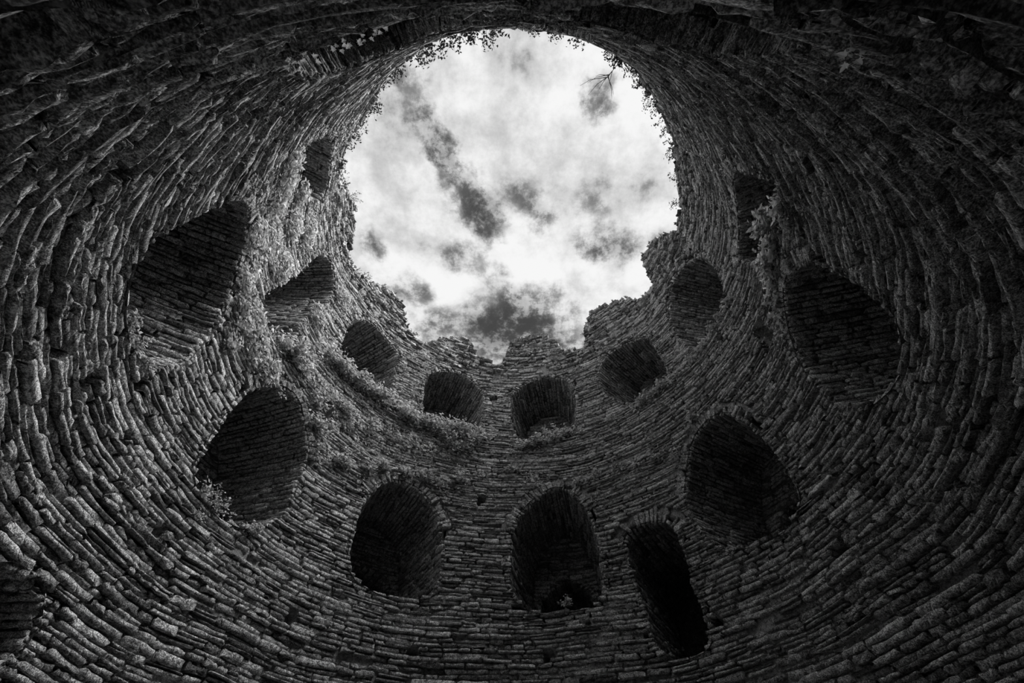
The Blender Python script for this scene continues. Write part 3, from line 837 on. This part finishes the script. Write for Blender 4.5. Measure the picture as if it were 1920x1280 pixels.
FT = ['wiry bush on the top of the left battlement stub', 'small bush in the notch below the left battlement stub',
      'second small bush in the notch below the left battlement stub', 'tiny tuft on the second left battlement stub',
      'tuft in the dip before the low left merlon', 'tuft in the gap right of the middle merlon',
      'tuft at the left foot of the highest left stub', 'tiny tuft against the right merlon side']
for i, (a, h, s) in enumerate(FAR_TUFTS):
    plant('wall_top_bush', FT[i], 'bush', 'bushes on the far wall top', a, float(rim_height(np.array(a))) - 0.02, s * 0.9, 'shrub', leaf=0.024, density=0.5, mat=M_SILHOUETTE)

# moss and seedlings in the joints of the upper walls: nobody could count them
def joint_moss():
    n = 2600
    deg = np.concatenate([rng.uniform(-130, -20, 1500), rng.uniform(-60, 130, n - 1500)])
    hh = 4.4 + 4.6 * rng.beta(1.5, 1.6, n)
    ok = hh < rim_height(deg) - 0.1
    for o in OPEN.values(): ok &= ~inside(deg * MPD, hh, o.offset(0.02))
    deg, hh = deg[ok], hh[ok]
    k = 5
    d2 = np.repeat(deg, k) + rng.normal(0, 0.55, len(deg) * k); h2 = np.repeat(hh, k) + rng.normal(0, 0.03, len(deg) * k)
    C = on_wall(d2 * MPD, h2, rng.uniform(0.005, 0.06, len(d2)))
    a = d2 * DEG
    out = np.stack([-np.sin(a), -np.cos(a), np.full(len(a), 0.4)], -1)
    V, F = leaf_cloud(C, out, rng.uniform(0.018, 0.042, len(d2)))
    tn = np.clip(rng.normal(0.8, 0.35, len(d2)), 0.15, 1.4)
    V = V.reshape(-1, 5, 3); f = np.array([[0, 1, 2], [1, 4, 2], [4, 3, 2], [3, 0, 2]])
    for name, a0, a1 in SECT:
        pick = (d2 >= a0) & (d2 < a1)
        if name == 'wall_near' or not pick.any(): continue
        Fs = (f[None] + (np.arange(pick.sum()) * 5)[:, None, None]).reshape(-1, 3)
        me = make_mesh('moss', V[pick].reshape(-1, 3), Fs, M_LEAF, np.repeat(tn[pick], 5))
        link('moss', me, bpy.data.objects[name], kind='stuff', label='moss and seedlings sprouting from the wall joints')
joint_moss()

# sprays of broad leaves hanging close to the lens, each leaf a piece of its own
def broad_leaf(size):
    lob = [(0, 0), (.20, .10), (.48, -.02), (.34, .28), (.62, .52), (.30, .52), (.24, .80), (0, 1.15),
           (-.24, .80), (-.30, .52), (-.62, .52), (-.34, .28), (-.48, -.02), (-.20, .10)]
    V = [(x * size, y * size, -0.18 * abs(x) * size + 0.02 * size) for x, y in lob] + [(0, 0.45 * size, 0.09 * size)]
    F = [(i, (i + 1) % len(lob), len(lob)) for i in range(len(lob))]
    me = bpy.data.meshes.new('leaf'); me.from_pydata(V, [], F); me.materials.append(M_PALE); me.update()
    at = me.attributes.new('tone', 'FLOAT', 'POINT'); at.data.foreach_set('value', np.ones(len(V), np.float32))
    return me

SPR = ['spray of broad pale leaves at the left end of the overhead recess', 'largest pale leaf spray on the lip of the overhead recess',
       'small pale leaf pair next to the largest overhead spray', 'pale leaf spray midway along the overhead recess lip',
       'last single pale leaf on the overhead recess lip', 'star of pale leaves alone on the upper right wall']
for i, (a, h, s) in enumerate(SPRIGS):
    p, out, side, up = frame_at(a, h, -0.02)
    root = bpy.data.objects.new('leaf_spray', None); scene.collection.objects.link(root); root.location = p; root.empty_display_size = 0.02
    root['label'] = SPR[i]; root['category'] = 'leaves'; root['group'] = 'pale leaf sprays overhead'
    n = [8, 9, 3, 4, 1, 5][i]
    me = broad_leaf([0.030, 0.028, 0.022, 0.024, 0.026, 0.024][i])
    paths = []
    for j in range(n):
        spread = s * 0.9
        if i == 5:
            tip = out * 0.055 + side * 0.004; ang = 2 * math.pi * j / 5 + 0.3
        else:
            tip = out * rng.uniform(0.03, 0.06) + side * rng.normal(0, spread) + up * rng.normal(0, spread * 2.0); ang = rng.uniform(0, 6.28)
        paths.append(np.array([np.zeros(3), tip * 0.5 + up * 0.01, tip]))
        o = bpy.data.objects.new('leaf', me); scene.collection.objects.link(o); o.parent = root
        # blade faces roughly down towards the ground with its tip spread outwards
        zax = Vector((-up * 0.75 + out * 0.55 + rng.normal(0, 0.15, 3)).tolist()).normalized()
        yax = Vector((math.cos(ang) * side + math.sin(ang) * out).tolist()); yax = (yax - zax * yax.dot(zax)).normalized()
        xax = yax.cross(zax)
        if i == 5: tip = tip + np.array(yax) * 0.014
        mm = Matrix.Identity(4)
        for r_ in range(3): mm[r_][0], mm[r_][1], mm[r_][2], mm[r_][3] = xax[r_], yax[r_], zax[r_], tip[r_]
        o.matrix_local = mm
    V, F = tubes(paths, [0.0012] * len(paths))
    link('stem', make_mesh('stem', V, F, M_TWIG), root)

# the bare twig that leans out over the rim
def bare_twig():
    a = 151.5
    h = float(rim_height(np.array(a)))
    p, out, side, up = frame_at(a, h, -0.05)
    root = bpy.data.objects.new('bare_twig', None); scene.collection.objects.link(root); root.location = p; root.empty_display_size = 0.05
    root['label'] = 'bare forked twig leaning out over the sky from the rim'; root['category'] = 'twig'
    main = np.array([np.zeros(3), out * 0.12 + up * 0.15, out * 0.24 + up * 0.26, out * 0.36 + up * 0.32])
    V, F = tubes([main], [0.011]); link('stem', make_mesh('stem', V, F, M_TWIG), root)
    tips = [(0.50, 0.18), (0.42, 0.42), (0.30, -0.32), (0.25, -0.12), (0.45, 0.05), (0.15, 0.25), (0.2, -0.3), (0.36, 0.30)]
    for (o_, s_) in tips:
        st = main[2] + (main[3] - main[2]) * rng.random()
        e = st + out * o_ * 0.8 + side * s_ * 0.8 + up * rng.uniform(-0.05, 0.15)
        midp = (st + e) / 2 + side * s_ * 0.12 + up * 0.06
        V, F = tubes([np.array([st, midp, e])], [0.0075]); link('branch', make_mesh('branch', V, F, M_TWIG), root)
bare_twig()
